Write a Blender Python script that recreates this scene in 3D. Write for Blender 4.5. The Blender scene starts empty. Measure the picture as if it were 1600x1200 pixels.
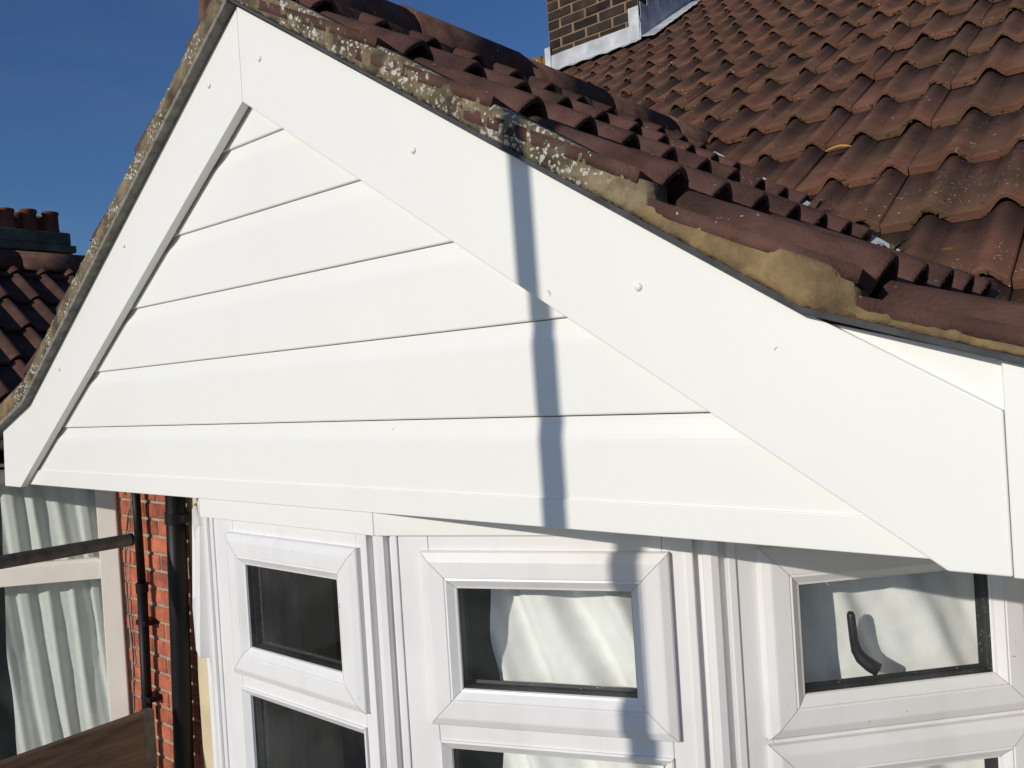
import bpy, bmesh, math, random
from mathutils import Vector, Matrix, noise
random.seed(7)
S = bpy.context.scene
COL = S.collection

# ------------------------------------------------------------------ camera, sky, sun, exposure
cd = bpy.data.cameras.new("camera"); cam = bpy.data.objects.new("camera", cd); COL.objects.link(cam)
cd.sensor_fit = 'HORIZONTAL'; cd.sensor_width = 36.0; cd.lens = 36.0 * 1300 / 1600
cd.clip_start = 0.02; cd.clip_end = 3000
RX = Vector((0.76908242, 0.6360624, -0.0627443)); RD = Vector((-0.04365769, -0.04566001, -0.99800259)); RF = Vector((-0.63765683, 0.77028552, -0.0073473))
m3 = Matrix((RX, -RD, -RF)).transposed()
cam.matrix_world = m3.to_4x4()
S.camera = cam

SUN = Vector((-0.068, -1.0, 0.335)).normalized()          # towards the sun
w = bpy.data.worlds.new("World"); S.world = w; w.use_nodes = True
nt = w.node_tree
sky = nt.nodes.new("ShaderNodeTexSky"); sky.sky_type = 'NISHITA'; sky.sun_disc = False
sky.sun_elevation = math.asin(SUN.z); sky.sun_rotation = math.atan2(SUN.x, SUN.y)
sky.air_density = 1.0; sky.dust_density = 0.9; sky.ozone_density = 4.0
bg = nt.nodes["Background"]; bg.inputs[1].default_value = 0.064
tint = nt.nodes.new("ShaderNodeMix"); tint.data_type = 'RGBA'; tint.blend_type = 'MULTIPLY'; tint.inputs[0].default_value = 1.0
tint.inputs[7].default_value = (0.76, 0.98, 1.30, 1); nt.links.new(sky.outputs[0], tint.inputs[6])
tc = nt.nodes.new("ShaderNodeTexCoord"); cmap = nt.nodes.new("ShaderNodeMapping"); cmap.inputs["Scale"].default_value = (1.2, 1.2, 4.0)
cn = nt.nodes.new("ShaderNodeTexNoise"); cn.inputs["Scale"].default_value = 2.3; cn.inputs["Detail"].default_value = 7; cn.inputs["Distortion"].default_value = 0.6
cr = nt.nodes.new("ShaderNodeMapRange"); cr.inputs[1].default_value = 0.48; cr.inputs[2].default_value = 0.85; cr.inputs[4].default_value = 0.10
nt.links.new(tc.outputs["Generated"], cmap.inputs[0]); nt.links.new(cmap.outputs[0], cn.inputs["Vector"]); nt.links.new(cn.outputs["Fac"], cr.inputs[0])
cirrus = nt.nodes.new("ShaderNodeMix"); cirrus.data_type = 'RGBA'; cirrus.inputs[7].default_value = (6.0, 6.2, 7.0, 1)
nt.links.new(cr.outputs[0], cirrus.inputs[0]); nt.links.new(tint.outputs[2], cirrus.inputs[6]); nt.links.new(cirrus.outputs[2], bg.inputs[0])
sd = bpy.data.lights.new("sun", 'SUN'); sd.energy = 3.12; sd.angle = math.radians(0.55); sd.color = (1.0, 0.945, 0.86)
sun = bpy.data.objects.new("sun", sd); COL.objects.link(sun)
sun.rotation_euler = SUN.to_track_quat('Z', 'Y').to_euler(); sun.location = (-2, -20, 8)
S.view_settings.view_transform = 'Standard'; S.view_settings.look = 'None'
S.view_settings.exposure = 0.0; S.view_settings.gamma = 1.0; S.view_settings.use_curve_mapping = False

# ------------------------------------------------------------------ materials
def mat(name, col, rough=0.5, var=0.0, scale=6.0, bump=0.0, bscale=60.0, rnd=0.0, spots=None, metal=0.0, spec=0.5, streak=None, col2=None, c2scale=2.0, c2amt=(0.45, 0.65), stretch=(1, 1, 1)):
    """procedural surface: noise variation, per-object variation, second-colour patches, lichen spots, bump"""
    m = bpy.data.materials.new(name); m.use_nodes = True; t = m.node_tree; N = t.nodes; L = t.links
    b = N["Principled BSDF"]; b.inputs["Roughness"].default_value = rough; b.inputs["Metallic"].default_value = metal
    b.inputs["Specular IOR Level"].default_value = spec
    geo = N.new("ShaderNodeNewGeometry"); mp = N.new("ShaderNodeMapping"); mp.inputs["Scale"].default_value = stretch
    L.new(geo.outputs["Position"], mp.inputs["Vector"]); pos = mp.outputs["Vector"]
    rgb = N.new("ShaderNodeRGB"); rgb.outputs[0].default_value = (*col, 1); out = rgb.outputs[0]
    def mix(fac, a, bcol, mode='MIX'):
        x = N.new("ShaderNodeMix"); x.data_type = 'RGBA'; x.blend_type = mode
        if isinstance(fac, float): x.inputs[0].default_value = fac
        else: L.new(fac, x.inputs[0])
        L.new(a, x.inputs[6])
        if isinstance(bcol, tuple): x.inputs[7].default_value = (*bcol, 1)
        else: L.new(bcol, x.inputs[7])
        return x.outputs[2]
    def nz(sc, det=4.0):
        n = N.new("ShaderNodeTexNoise"); n.inputs["Scale"].default_value = sc; n.inputs["Detail"].default_value = det
        L.new(pos, n.inputs["Vector"]); return n.outputs["Fac"]
    def rng(v, a, c, lo=0.0, hi=1.0):
        r = N.new("ShaderNodeMapRange"); L.new(v, r.inputs[0])
        for i, q in enumerate((a, c, lo, hi)): r.inputs[1 + i].default_value = q
        return r.outputs[0]
    if col2: out = mix(rng(nz(c2scale, 5), *c2amt), out, col2)
    if var:
        v = rng(nz(scale, 6), 0.3, 0.7, 1 - var, 1 + var)
        c = N.new("ShaderNodeVectorMath"); c.operation = 'SCALE'; L.new(out, c.inputs[0]); L.new(v, c.inputs["Scale"]); out = c.outputs[0]
    if rnd:
        oi = N.new("ShaderNodeObjectInfo"); v = rng(oi.outputs["Random"], 0, 1, 1 - rnd, 1 + rnd)
        c = N.new("ShaderNodeVectorMath"); c.operation = 'SCALE'; L.new(out, c.inputs[0]); L.new(v, c.inputs["Scale"]); out = c.outputs[0]
    for sp in (spots or []):
        scol, sc, thr, msk = sp
        vo = N.new("ShaderNodeTexVoronoi"); vo.inputs["Scale"].default_value = sc; vo.inputs["Randomness"].default_value = 1.0
        dn = N.new("ShaderNodeTexNoise"); dn.inputs["Scale"].default_value = sc * 1.3; dn.inputs["Detail"].default_value = 3
        L.new(pos, dn.inputs["Vector"])
        ad = N.new("ShaderNodeMix"); ad.data_type = 'VECTOR'; ad.inputs[0].default_value = 0.6 / sc
        a2 = N.new("ShaderNodeVectorMath"); a2.operation = 'SCALE'; a2.inputs["Scale"].default_value = 1.2 / sc
        L.new(dn.outputs["Color"], a2.inputs[0])
        a3 = N.new("ShaderNodeVectorMath"); L.new(pos, a3.inputs[0]); L.new(a2.outputs[0], a3.inputs[1]); L.new(a3.outputs[0], vo.inputs["Vector"])
        f = rng(vo.outputs["Distance"], thr, thr * 0.7)
        g = rng(nz(sc * msk[2], 3), msk[0], msk[1])
        mu = N.new("ShaderNodeMath"); mu.operation = 'MULTIPLY'; L.new(f, mu.inputs[0]); L.new(g, mu.inputs[1])
        out = mix(mu.outputs[0], out, scol)
    if streak:
        scol, ssc, amt = streak
        m2 = N.new("ShaderNodeMapping"); m2.inputs["Scale"].default_value = ssc; L.new(geo.outputs["Position"], m2.inputs["Vector"])
        sn = N.new("ShaderNodeTexNoise"); sn.inputs["Scale"].default_value = 1.0; sn.inputs["Detail"].default_value = 6; L.new(m2.outputs[0], sn.inputs["Vector"])
        out = mix(rng(sn.outputs["Fac"], 0.5, 0.78, 0.0, amt), out, scol)
    L.new(out, b.inputs["Base Color"])
    if bump:
        bp = N.new("ShaderNodeBump"); bp.inputs["Strength"].default_value = 1.0; bp.inputs["Distance"].default_value = bump
        L.new(nz(bscale, 5), bp.inputs["Height"]); L.new(bp.outputs[0], b.inputs["Normal"])
    return m

M = {}
M['board'] = mat('white_board', (0.80, 0.785, 0.735), 0.42, 0.012, 1.5, bump=0.0006, bscale=2.2, col2=(0.775, 0.75, 0.70), c2scale=1.3, c2amt=(0.5, 0.8),
                 spots=[((0.42, 0.39, 0.34), 15.0, 0.045, (0.56, 0.62, 0.25)), ((0.5, 0.48, 0.44), 40.0, 0.07, (0.62, 0.68, 0.12))], streak=((0.56, 0.53, 0.46), (9, 9, 2.6), 0.05))
M['upvc'] = mat('white_window_plastic', (0.76, 0.74, 0.725), 0.38, 0.02, 4, streak=((0.45, 0.41, 0.36), (22, 22, 3.5), 0.14), col2=(0.70, 0.68, 0.655), c2scale=5, c2amt=(0.52, 0.75),
                spots=[((0.35, 0.31, 0.27), 30.0, 0.07, (0.54, 0.62, 0.2)), ((0.5, 0.45, 0.38), 6.0, 0.10, (0.58, 0.66, 0.5))])
M['oldpaint'] = mat('cream_painted_frame', (0.74, 0.68, 0.60), 0.5, 0.05, 8)
M['tile'] = mat('weathered_concrete_tile', (0.142, 0.066, 0.042), 0.92, 0.26, 9, bump=0.0022, bscale=170, rnd=0.10, spec=0.2, col2=(0.108, 0.060, 0.036), c2scale=3.0,
                spots=[((0.42, 0.38, 0.34), 30.0, 0.13, (0.52, 0.58, 0.09)), ((0.40, 0.37, 0.33), 75.0, 0.17, (0.54, 0.62, 0.05)), ((0.45, 0.27, 0.05), 11.0, 0.10, (0.62, 0.68, 0.3)), ((0.04, 0.03, 0.022), 26.0, 0.2, (0.5, 0.6, 0.2))])
M['tile2'] = mat('red_concrete_tile', (0.095, 0.046, 0.036), 0.9, 0.4, 12, bump=0.0022, bscale=170, rnd=0.14, spec=0.2, col2=(0.075, 0.042, 0.031), c2scale=8.0,
                 spots=[((0.45, 0.40, 0.37), 60.0, 0.13, (0.5, 0.6, 0.14)), ((0.50, 0.33, 0.06), 15.0, 0.10, (0.66, 0.7, 0.3))])
M['tile3'] = mat('terracotta_neighbour_tile', (0.085, 0.043, 0.032), 0.9, 0.4, 9, bump=0.002, bscale=150, rnd=0.18, spec=0.2,
                 spots=[((0.40, 0.37, 0.33), 60.0, 0.12, (0.5, 0.6, 0.14))])
M['ridge'] = mat('dark_ridge_tile', (0.115, 0.062, 0.045), 0.95, 0.4, 18, bump=0.0016, bscale=110, rnd=0.2, spec=0.2,
                 spots=[((0.40, 0.38, 0.34), 35.0, 0.16, (0.52, 0.6, 0.2)), ((0.38, 0.26, 0.05), 20.0, 0.14, (0.6, 0.66, 0.3))])
M['mortar'] = mat('lichened_mortar', (0.19, 0.147, 0.09), 0.95, 0.4, 25, bump=0.005, bscale=90, spec=0.2, col2=(0.09, 0.072, 0.045), c2scale=18,
                  spots=[((0.50, 0.48, 0.42), 110.0, 0.40, (0.49, 0.56, 0.10)), ((0.52, 0.50, 0.45), 60.0, 0.34, (0.53, 0.58, 0.18))])
M['newmortar'] = mat('fresh_tan_mortar', (0.245, 0.168, 0.082), 0.92, 0.22, 30, bump=0.004, bscale=95, spec=0.2, col2=(0.115, 0.082, 0.045), c2amt=(0.42, 0.62), c2scale=11,
                     spots=[((0.07, 0.05, 0.03), 24.0, 0.10, (0.52, 0.6, 0.3)), ((0.34, 0.27, 0.16), 16.0, 0.16, (0.52, 0.62, 0.5)), ((0.05, 0.04, 0.03), 70.0, 0.14, (0.55, 0.62, 0.2))])
M['joint'] = mat('brick_joint_mortar', (0.33, 0.27, 0.20), 0.95, 0.2, 30, bump=0.002, bscale=120, spec=0.2)
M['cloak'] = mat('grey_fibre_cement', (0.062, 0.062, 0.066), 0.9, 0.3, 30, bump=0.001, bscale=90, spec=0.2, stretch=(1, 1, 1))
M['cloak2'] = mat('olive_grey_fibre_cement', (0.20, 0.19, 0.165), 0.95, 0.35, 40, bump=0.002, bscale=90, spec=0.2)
M['brick'] = mat('orange_red_brick', (0.43, 0.125, 0.066), 0.9, 0.2, 40, bump=0.003, bscale=130, rnd=0.26, spec=0.2, col2=(0.27, 0.08, 0.052), c2scale=7,
                 spots=[((0.50, 0.34, 0.25), 45.0, 0.10, (0.5, 0.6, 0.2)), ((0.10, 0.05, 0.04), 12.0, 0.16, (0.54, 0.62, 0.4))])
M['dbrick'] = mat('sooty_chimney_brick', (0.032, 0.023, 0.019), 0.95, 0.4, 12, bump=0.004, bscale=60, rnd=0.35, spec=0.2, col2=(0.10, 0.050, 0.028), c2scale=2.6, c2amt=(0.55, 0.8),
                  spots=[((0.36, 0.12, 0.06), 9.0, 0.12, (0.55, 0.62, 0.3)), ((0.03, 0.02, 0.02), 7.0, 0.12, (0.55, 0.6, 0.3))])
M['djoint'] = mat('chimney_joint_mortar', (0.20, 0.135, 0.085), 0.95, 0.3, 10, bump=0.003, bscale=60, spec=0.2)
M['lead'] = mat('grey_lead_sheet', (0.40, 0.41, 0.425), 0.65, 0.22, 9, bump=0.006, bscale=12, spec=0.5, col2=(0.55, 0.555, 0.56), c2scale=6)
M['black'] = mat('black_pipe_plastic', (0.005, 0.005, 0.0055), 0.5, 0.2, 12, spec=0.25)
M['rubber'] = mat('black_rubber_gasket', (0.012, 0.012, 0.012), 0.6, 0.3, 60, spots=[((0.25, 0.24, 0.22), 120.0, 0.2, (0.5, 0.6, 0.1))])
M['render'] = mat('cream_painted_render', (0.62, 0.52, 0.33), 0.85, 0.1, 6, bump=0.002, bscale=50)
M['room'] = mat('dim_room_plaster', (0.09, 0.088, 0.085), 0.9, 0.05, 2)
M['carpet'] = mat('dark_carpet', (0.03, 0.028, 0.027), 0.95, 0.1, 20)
M['cloth'] = mat('white_curtain_cloth', (0.90, 0.90, 0.865), 0.95, 0.04, 40, bump=0.0004, bscale=400, spec=0.1)
M['sage'] = mat('sage_curtain_cloth', (0.60, 0.62, 0.575), 0.95, 0.05, 30, bump=0.001, bscale=300, spec=0.1)
M['tube'] = mat('dull_scaffold_steel', (0.10, 0.085, 0.08), 0.65, 0.3, 30, metal=0.3, bump=0.001, bscale=90)
M['plank'] = mat('brown_scaffold_timber', (0.125, 0.082, 0.062), 0.9, 0.35, 9, bump=0.002, bscale=40, stretch=(6, 0.6, 6), spec=0.2, spots=[((0.05, 0.03, 0.02), 6.0, 0.1, (0.5, 0.6, 0.3))])
M['handle'] = mat('dark_metal_handle', (0.03, 0.03, 0.034), 0.3, 0.1, 30, metal=0.6)
M['pot'] = mat('red_clay_pot', (0.16, 0.055, 0.036), 0.85, 0.25, 4, rnd=0.2, spec=0.2)
M['cap'] = mat('mossy_cement_cap', (0.09, 0.09, 0.065), 0.95, 0.4, 5, bump=0.01, bscale=20, spec=0.2, col2=(0.07, 0.075, 0.06), c2scale=3)
M['cable'] = mat('grey_cable_sheath', (0.22, 0.19, 0.16), 0.6, 0.1, 20)
M['ground'] = mat('garden_paving', (0.22, 0.21, 0.19), 0.9, 0.2, 0.8, bump=0.004, bscale=30)
M['plaster'] = mat('grey_plaster', (0.45, 0.43, 0.40), 0.9, 0.1, 2)
M['deck'] = mat('roof_underlay', (0.035, 0.025, 0.02), 0.95, 0.2, 5)

def glass_mat():
    m = bpy.data.materials.new('window_glass'); m.use_nodes = True; t = m.node_tree; N = t.nodes; L = t.links
    for n in list(N): N.remove(n)
    o = N.new("ShaderNodeOutputMaterial"); mx = N.new("ShaderNodeMixShader"); tr = N.new("ShaderNodeBsdfTransparent"); gl = N.new("ShaderNodeBsdfGlossy")
    lw = N.new("ShaderNodeLayerWeight"); lw.inputs[0].default_value = 0.5
    pw = N.new("ShaderNodeMath"); pw.operation = 'POWER'; L.new(lw.outputs["Facing"], pw.inputs[0]); pw.inputs[1].default_value = 4.5
    fr = N.new("ShaderNodeMapRange"); L.new(pw.outputs[0], fr.inputs[0]); fr.inputs[3].default_value = 0.035; fr.inputs[4].default_value = 0.9
    tr.inputs[0].default_value = (0.985, 0.99, 0.985, 1); gl.inputs["Roughness"].default_value = 0.0; gl.inputs["Color"].default_value = (0.9, 0.93, 0.95, 1)
    df = N.new("ShaderNodeBsdfDiffuse"); df.inputs[0].default_value = (0.55, 0.55, 0.52, 1)          # film of dust
    geo = N.new("ShaderNodeNewGeometry"); nz = N.new("ShaderNodeTexNoise"); nz.inputs["Scale"].default_value = 9; nz.inputs["Detail"].default_value = 6
    L.new(geo.outputs["Position"], nz.inputs["Vector"])
    r = N.new("ShaderNodeMapRange"); L.new(nz.outputs["Fac"], r.inputs[0]); r.inputs[1].default_value = 0.4; r.inputs[2].default_value = 0.75; r.inputs[3].default_value = 0.006; r.inputs[4].default_value = 0.03
    m2 = N.new("ShaderNodeMixShader"); L.new(r.outputs[0], m2.inputs[0]); L.new(tr.outputs[0], m2.inputs[1]); L.new(df.outputs[0], m2.inputs[2])
    L.new(fr.outputs[0], mx.inputs[0]); L.new(m2.outputs[0], mx.inputs[1]); L.new(gl.outputs[0], mx.inputs[2]); L.new(mx.outputs[0], o.inputs[0])
    return m
M['glass'] = glass_mat()

# ------------------------------------------------------------------ helpers
def thing(name, label, cat, base, group=None):
    e = bpy.data.objects.new(name, None); COL.objects.link(e); e.location = base; e.empty_display_size = 0.2
    e['label'] = label; e['category'] = cat
    if group: e['group'] = group
    return e
def put(o, parent):
    COL.objects.link(o)
    if parent is not None:
        o.parent = parent
        if parent.type == 'EMPTY': o.matrix_parent_inverse = Matrix.Translation(-parent.location)
    return o
def bm_obj(name, bm, m, parent=None, smooth=False, recentre=False):
    me = bpy.data.meshes.new(name)
    bmesh.ops.recalc_face_normals(bm, faces=bm.faces)
    loc = Vector((0, 0, 0))
    if recentre:
        lo = [min(v.co[i] for v in bm.verts) for i in range(3)]; hi = [max(v.co[i] for v in bm.verts) for i in range(3)]
        loc = Vector(((lo[0] + hi[0]) / 2, (lo[1] + hi[1]) / 2, lo[2])); bmesh.ops.translate(bm, verts=bm.verts, vec=-loc)
    bm.to_mesh(me); bm.free()
    for p in me.polygons: p.use_smooth = smooth
    me.materials.append(m)
    o = bpy.data.objects.new(name, me); o.location = loc
    return put(o, parent)
def tag(o, label, cat, group=None, kind=None):
    if label: o['label'] = label
    if cat: o['category'] = cat
    if group: o['group'] = group
    if kind: o['kind'] = kind
    return o
ID = lambda p: Vector(p)
def add_prism(bm, poly, y0, y1, F=ID, bevel=0.0, axes='xyz', seg=2):
    """closed polygon (a,b) extruded from c=y0 to c=y1; point = F((a, c, b))"""
    f = [bm.verts.new(F((a, y0, b))) for a, b in poly]; g = [bm.verts.new(F((a, y1, b))) for a, b in poly]
    n = len(poly); faces = [bm.faces.new(f), bm.faces.new(g[::-1])]
    for i in range(n): faces.append(bm.faces.new((f[i], g[i], g[(i + 1) % n], f[(i + 1) % n])))
    if bevel:
        es = list({e for fc in faces for e in fc.edges})
        bmesh.ops.bevel(bm, geom=es, offset=bevel, segments=seg, affect='EDGES', profile=0.5)
def add_box(bm, a, b, F=ID, bevel=0.0, seg=2):
    add_prism(bm, [(a[0], a[2]), (b[0], a[2]), (b[0], b[2]), (a[0], b[2])], a[1], b[1], F, bevel, seg=seg)
def add_tube(bm, pts, r, n=14, caps=True):
    rings = []
    for i, p in enumerate(pts):
        p = Vector(p); a = Vector(pts[max(i - 1, 0)]); b = Vector(pts[min(i + 1, len(pts) - 1)]); d = (b - a).normalized()
        u = d.cross(Vector((0.31, 0.9, 0.2))).normalized(); v = d.cross(u); rr = r[i] if isinstance(r, (list, tuple)) else r
        rings.append([bm.verts.new(p + (u * math.cos(t) + v * math.sin(t)) * rr) for t in [k * 2 * math.pi / n for k in range(n)]])
    for A, B in zip(rings, rings[1:]):
        for k in range(n): bm.faces.new((A[k], A[(k + 1) % n], B[(k + 1) % n], B[k]))
    if caps: bm.faces.new(rings[0]); bm.faces.new(rings[-1][::-1])
def frame(P, ang):
    """F((u, w, z)): u along a wall turned by ang from +x, w outwards, z up"""
    d = Vector((math.cos(ang), math.sin(ang), 0)); o = Vector((math.sin(ang), -math.cos(ang), 0)); P = Vector((P[0], P[1], 0))
    return lambda q: P + d * q[0] + o * q[1] + Vector((0, 0, q[2]))

# ------------------------------------------------------------------ shared measures
AX = -1.505                       # x of the gable's apex; barge face stands at y = 1
TA = math.tan(math.radians(33.5)); CA, SA = math.cos(math.radians(33.5)), math.sin(math.radians(33.5))
TB = math.tan(math.radians(31.9)); CB, SB = math.cos(math.radians(31.9)), math.sin(math.radians(31.9))
ZB = -0.240                       # underside of the gable
main_z = lambda y: -0.355 + TB * (y - 1)

# ------------------------------------------------------------------ ground
bm = bmesh.new(); add_box(bm, (-400, -400, -5.6), (400, 400, -5.2)); tag(bm_obj('ground', bm, M['ground']), 'grey paved ground far below the gable', None, kind='structure')

house = thing('terraced_house', 'house in the foreground with white boarded gable over a bow window and brown tiled roof', 'house', (-1.4, 1.75, -5.2))
neigh = thing('neighbouring_house', 'orange brick house at left edge with sage curtained window and tiled gable roof', 'house', (-5.0, 1.75, -5.2))
far = thing('distant_house', 'far house at left whose dark chimney carries a row of red clay pots', 'house', (-13.4, 5.0, -5.2))

# ------------------------------------------------------------------ tiles
def tile_mesh(name, L, h, m, wid=0.297, n=13, th=0.016, hw=0.043, sh=0.65, edge=0.0):
    us = []
    for c in (0.105, 0.255):
        us += [c + hw * math.cos(math.pi * k / n) * -1 for k in range(n + 1)]
    us = [0.0, 0.015, 0.03] + us[:n + 1] + [0.18] + us[n + 1:]
    us = [u for u in us if u < wid - 0.001] + [wid]
    def ht(u):
        for c in (0.105, 0.255):
            x = abs(u - c) / hw
            if x < 1: return h * (sh * math.sqrt(max(0, 1 - x * x)) + (1 - sh) * (0.5 + 0.5 * math.cos(math.pi * x)))
        return edge * max(0, 1 - u / 0.06)
    bm = bmesh.new(); rows = []
    for y in (0.0, L):
        top = [bm.verts.new((u, y, ht(u) - (0.0025 if y == 0 else 0))) for u in us]; bot = [bm.verts.new((u, y, ht(u) - th + th * 0.5 * (min(1, ht(u) / h) if u > 0.06 else 0))) for u in us]; rows.append((top, bot))
    lip = [bm.verts.new((u, 0.006, ht(u))) for u in us]
    (t0, b0), (t1, b1) = rows
    k = len(us)
    for i in range(k - 1):
        bm.faces.new((t0[i], t0[i + 1], lip[i + 1], lip[i])); bm.faces.new((lip[i], lip[i + 1], t1[i + 1], t1[i]))
        bm.faces.new((b0[i + 1], b0[i], b1[i], b1[i + 1])); bm.faces.new((t0[i + 1], t0[i], b0[i], b0[i + 1])); bm.faces.new((t1[i], t1[i + 1], b1[i + 1], b1[i]))
    bm.faces.new((t0[0], lip[0], t1[0], b1[0], b0[0])); bm.faces.new((t0[-1], b0[-1], b1[-1], t1[-1], lip[-1]))
    bmesh.ops.recalc_face_normals(bm, faces=bm.faces)
    me = bpy.data.meshes.new(name); bm.to_mesh(me); bm.free()
    for p in me.polygons: p.use_smooth = abs(p.normal.y) < 0.5
    me.materials.append(m); return me
def lay(me, tail, u, up, step, gauge, parent, name='roof_tile', jit=1.0):
    """one tile: tail = point on the pan at its lower left corner"""
    u = Vector(u); up = Vector(up); n = u.cross(up); a = math.atan2(step, gauge)
    up2 = up * math.cos(a) - n * math.sin(a); n2 = u.cross(up2)
    o = bpy.data.objects.new(name, me)
    R = Matrix((u, up2, n2)).transposed().to_4x4()
    J = Matrix.Rotation(random.gauss(0, 0.0045) * jit, 4, 'Z') @ Matrix.Rotation(random.gauss(0, 0.0045) * jit, 4, 'Y') @ Matrix.Rotation(random.gauss(0, 0.003) * jit, 4, 'X')
    t = Vector(tail) + up * random.gauss(0, 0.0025) * jit + n * random.gauss(0, 0.0012) * jit
    o.matrix_world = Matrix.Translation(t) @ R @ J
    o.parent = parent; COL.objects.link(o); return o

# main roof -----------------------------------------------------------------
XL, XR = -3.96, 1.24; YR = 6.9
bm = bmesh.new()
add_prism(bm, [(1.42, main_z(1.42) - 0.06), (YR, main_z(YR) - 0.06), (YR + 4, main_z(YR) - 0.06 - 4 * TB), (YR + 4, main_z(YR) - 0.12 - 4 * TB), (YR, main_z(YR) - 0.14), (1.42, main_z(1.42) - 0.13)], XL, XR, lambda p: Vector((p[1], p[0], p[2])))
main_roof = bm_obj('main_roof', bm, M['deck'], house)
tm = tile_mesh('roof_tile', 0.42, 0.0275, M['tile'], hw=0.043, sh=0.22, th=0.022)
G = 0.335
zr = lambda x: 0.873 - TA * abs(x - AX)
for c in range(18):
    s = 0.571 + G * c
    y = 1 + s * CB
    for k in range(-12, 6):
        x = -0.56 + 0.30 * k
        if x < XL - 0.15 or x > XR - 0.2: continue
        z = main_z(y)
        # hidden under the gable roof, or inside the chimney: not laid
        ztop = main_z(y + 0.4 * CB)
        if min(zr(x), zr(x + 0.3)) > ztop + 0.10 and y < 3.4 and x < -0.25: continue
        if y > 5.45 and y < 6.0 and x > -3.86 and x + 0.3 < -3.06: continue
        lay(tm, (x, y, z), (1, 0, 0), (0, CB, SB), 0.024, G, main_roof)

# gable roof ----------------------------------------------------------------
bm = bmesh.new()
for sx in (1, -1):
    e = 1.11
    p = [(AX, 0.805), (AX + sx * e, 0.805 - TA * e), (AX + sx * (e + 0.42), 0.805 - TA * e - 0.14), (AX + sx * (e + 0.42), 0.775 - TA * e - 0.14), (AX + sx * e, 0.765 - TA * e), (AX, 0.76)]
    add_prism(bm, p, 1.02, 3.3)
gable_roof = bm_obj('gable_roof', bm, M['deck'], house)
GT = lambda nm, L, e=0.0: tile_mesh(nm, L, 0.034, M['tile2'], th=0.019, hw=0.039, edge=e)
g2 = GT('gable_roof_tile', 0.375); g3 = GT('gable_roof_tile_short', 0.30); g2s = GT('gable_roof_tile_cut', 0.19)
v2 = GT('verge_tile', 0.375, 0.013); v3 = GT('verge_tile_short', 0.30, 0.010); v2s = GT('verge_tile_cut', 0.19, 0.013)
ZP = 0.873; STEP = 0.033
PX = [0.21, 0.515, 0.82, 1.115]
TAILS = {1: [(e * CA, ZP - e * SA) for e in PX] + [(1.212, 0.090), (1.492, -0.032), (1.772, -0.138)],
         -1: [(e * CA, ZP - e * SA) for e in PX] + [(1.195, 0.098), (1.475, -0.03), (1.75, -0.13)]}
for sx in (1, -1):
    u = (0, 1, 0) if sx > 0 else (0, -1, 0); T = TAILS[sx]
    for ci, (d, z) in enumerate(T):
        if ci: pd, pz = T[ci - 1]; pz -= STEP
        else: pd, pz = d - 0.2 * CA, z + 0.2 * SA - 0.018
        up = Vector((-sx * (d - pd) * -1, 0, 0)); up = Vector((sx * (pd - d), 0, pz - z)).normalized()
        for k in range(8):
            y0 = 0.985 + 0.30 * k
            if main_z(y0) > z + 0.05 + 0.3 * up.z: continue
            uu = Vector(u); lift = 0.0
            if k == 0:                                  # verge tiles are bedded tipped up towards the edge
                lift = 0.002 if sx > 0 else 0.018; uu = Vector((0, 0.297 * u[1], -lift * u[1]))
                uu = (uu - up * uu.dot(up)).normalized()
            A_, B_, C_ = (v2s, v2, v3) if k == 0 and sx > 0 else (g2s, g2, g3)
            lay(A_ if ci == 0 else B_ if ci < 4 else C_, (AX + sx * d, y0 + (0 if sx > 0 else 0.297), z + (lift if sx > 0 else 0)), uu, up, 0.0, 0.3, gable_roof, jit=0.7)
# moss and grit along the lower edges of the tiles
def moss(tiles, m, parent, per, ymax, seed, r0, r1):
    random.seed(seed); bm = bmesh.new()
    for o in tiles:
        if o.location.y > ymax: continue
        me = o.data; edge = [v.co for v in me.vertices if abs(v.co.y) < 1e-5]
        k = len(edge) // 2
        for q in range(per):
            i = random.randrange(k - 1); t_ = random.random()
            top = edge[i].lerp(edge[i + 1], t_); bot = edge[k + i].lerp(edge[k + i + 1], t_)
            p = top.lerp(bot, random.uniform(0.25, 1.1)) + Vector((0, -0.0005, 0)); r = random.uniform(r0, r1)
            M_ = o.matrix_world @ Matrix.Translation(p) @ Matrix.Diagonal((random.uniform(0.8, 2.2), random.uniform(0.4, 0.8), random.uniform(0.5, 1.0), 1))
            vs = bmesh.ops.create_icosphere(bm, subdivisions=1, radius=r, matrix=M_)['verts']
            for v in vs: v.co += Vector((random.gauss(0, 1), random.gauss(0, 1), random.gauss(0, 1))) * r * 0.16
    o = bm_obj('moss', bm, m, parent); o['kind'] = 'stuff'
M['moss'] = mat('brown_roof_moss', (0.085, 0.055, 0.028), 0.98, 0.4, 60, spec=0.1); M['shade_moss'] = mat('shade_toned_roof_moss', (0.035, 0.027, 0.02), 0.98, 0.4, 60, spec=0.1)  # gable moss darker: deep shade at the tile ends put into its colour
moss([o for o in main_roof.children if o.name.startswith('roof_tile')], M['moss'], main_roof, 14, 4.6, 4, 0.0025, 0.0062)
moss([o for o in gable_roof.children if o.name.startswith('roof_tile')], M['shade_moss'], gable_roof, 12, 2.5, 6, 0.002, 0.005)
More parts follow.
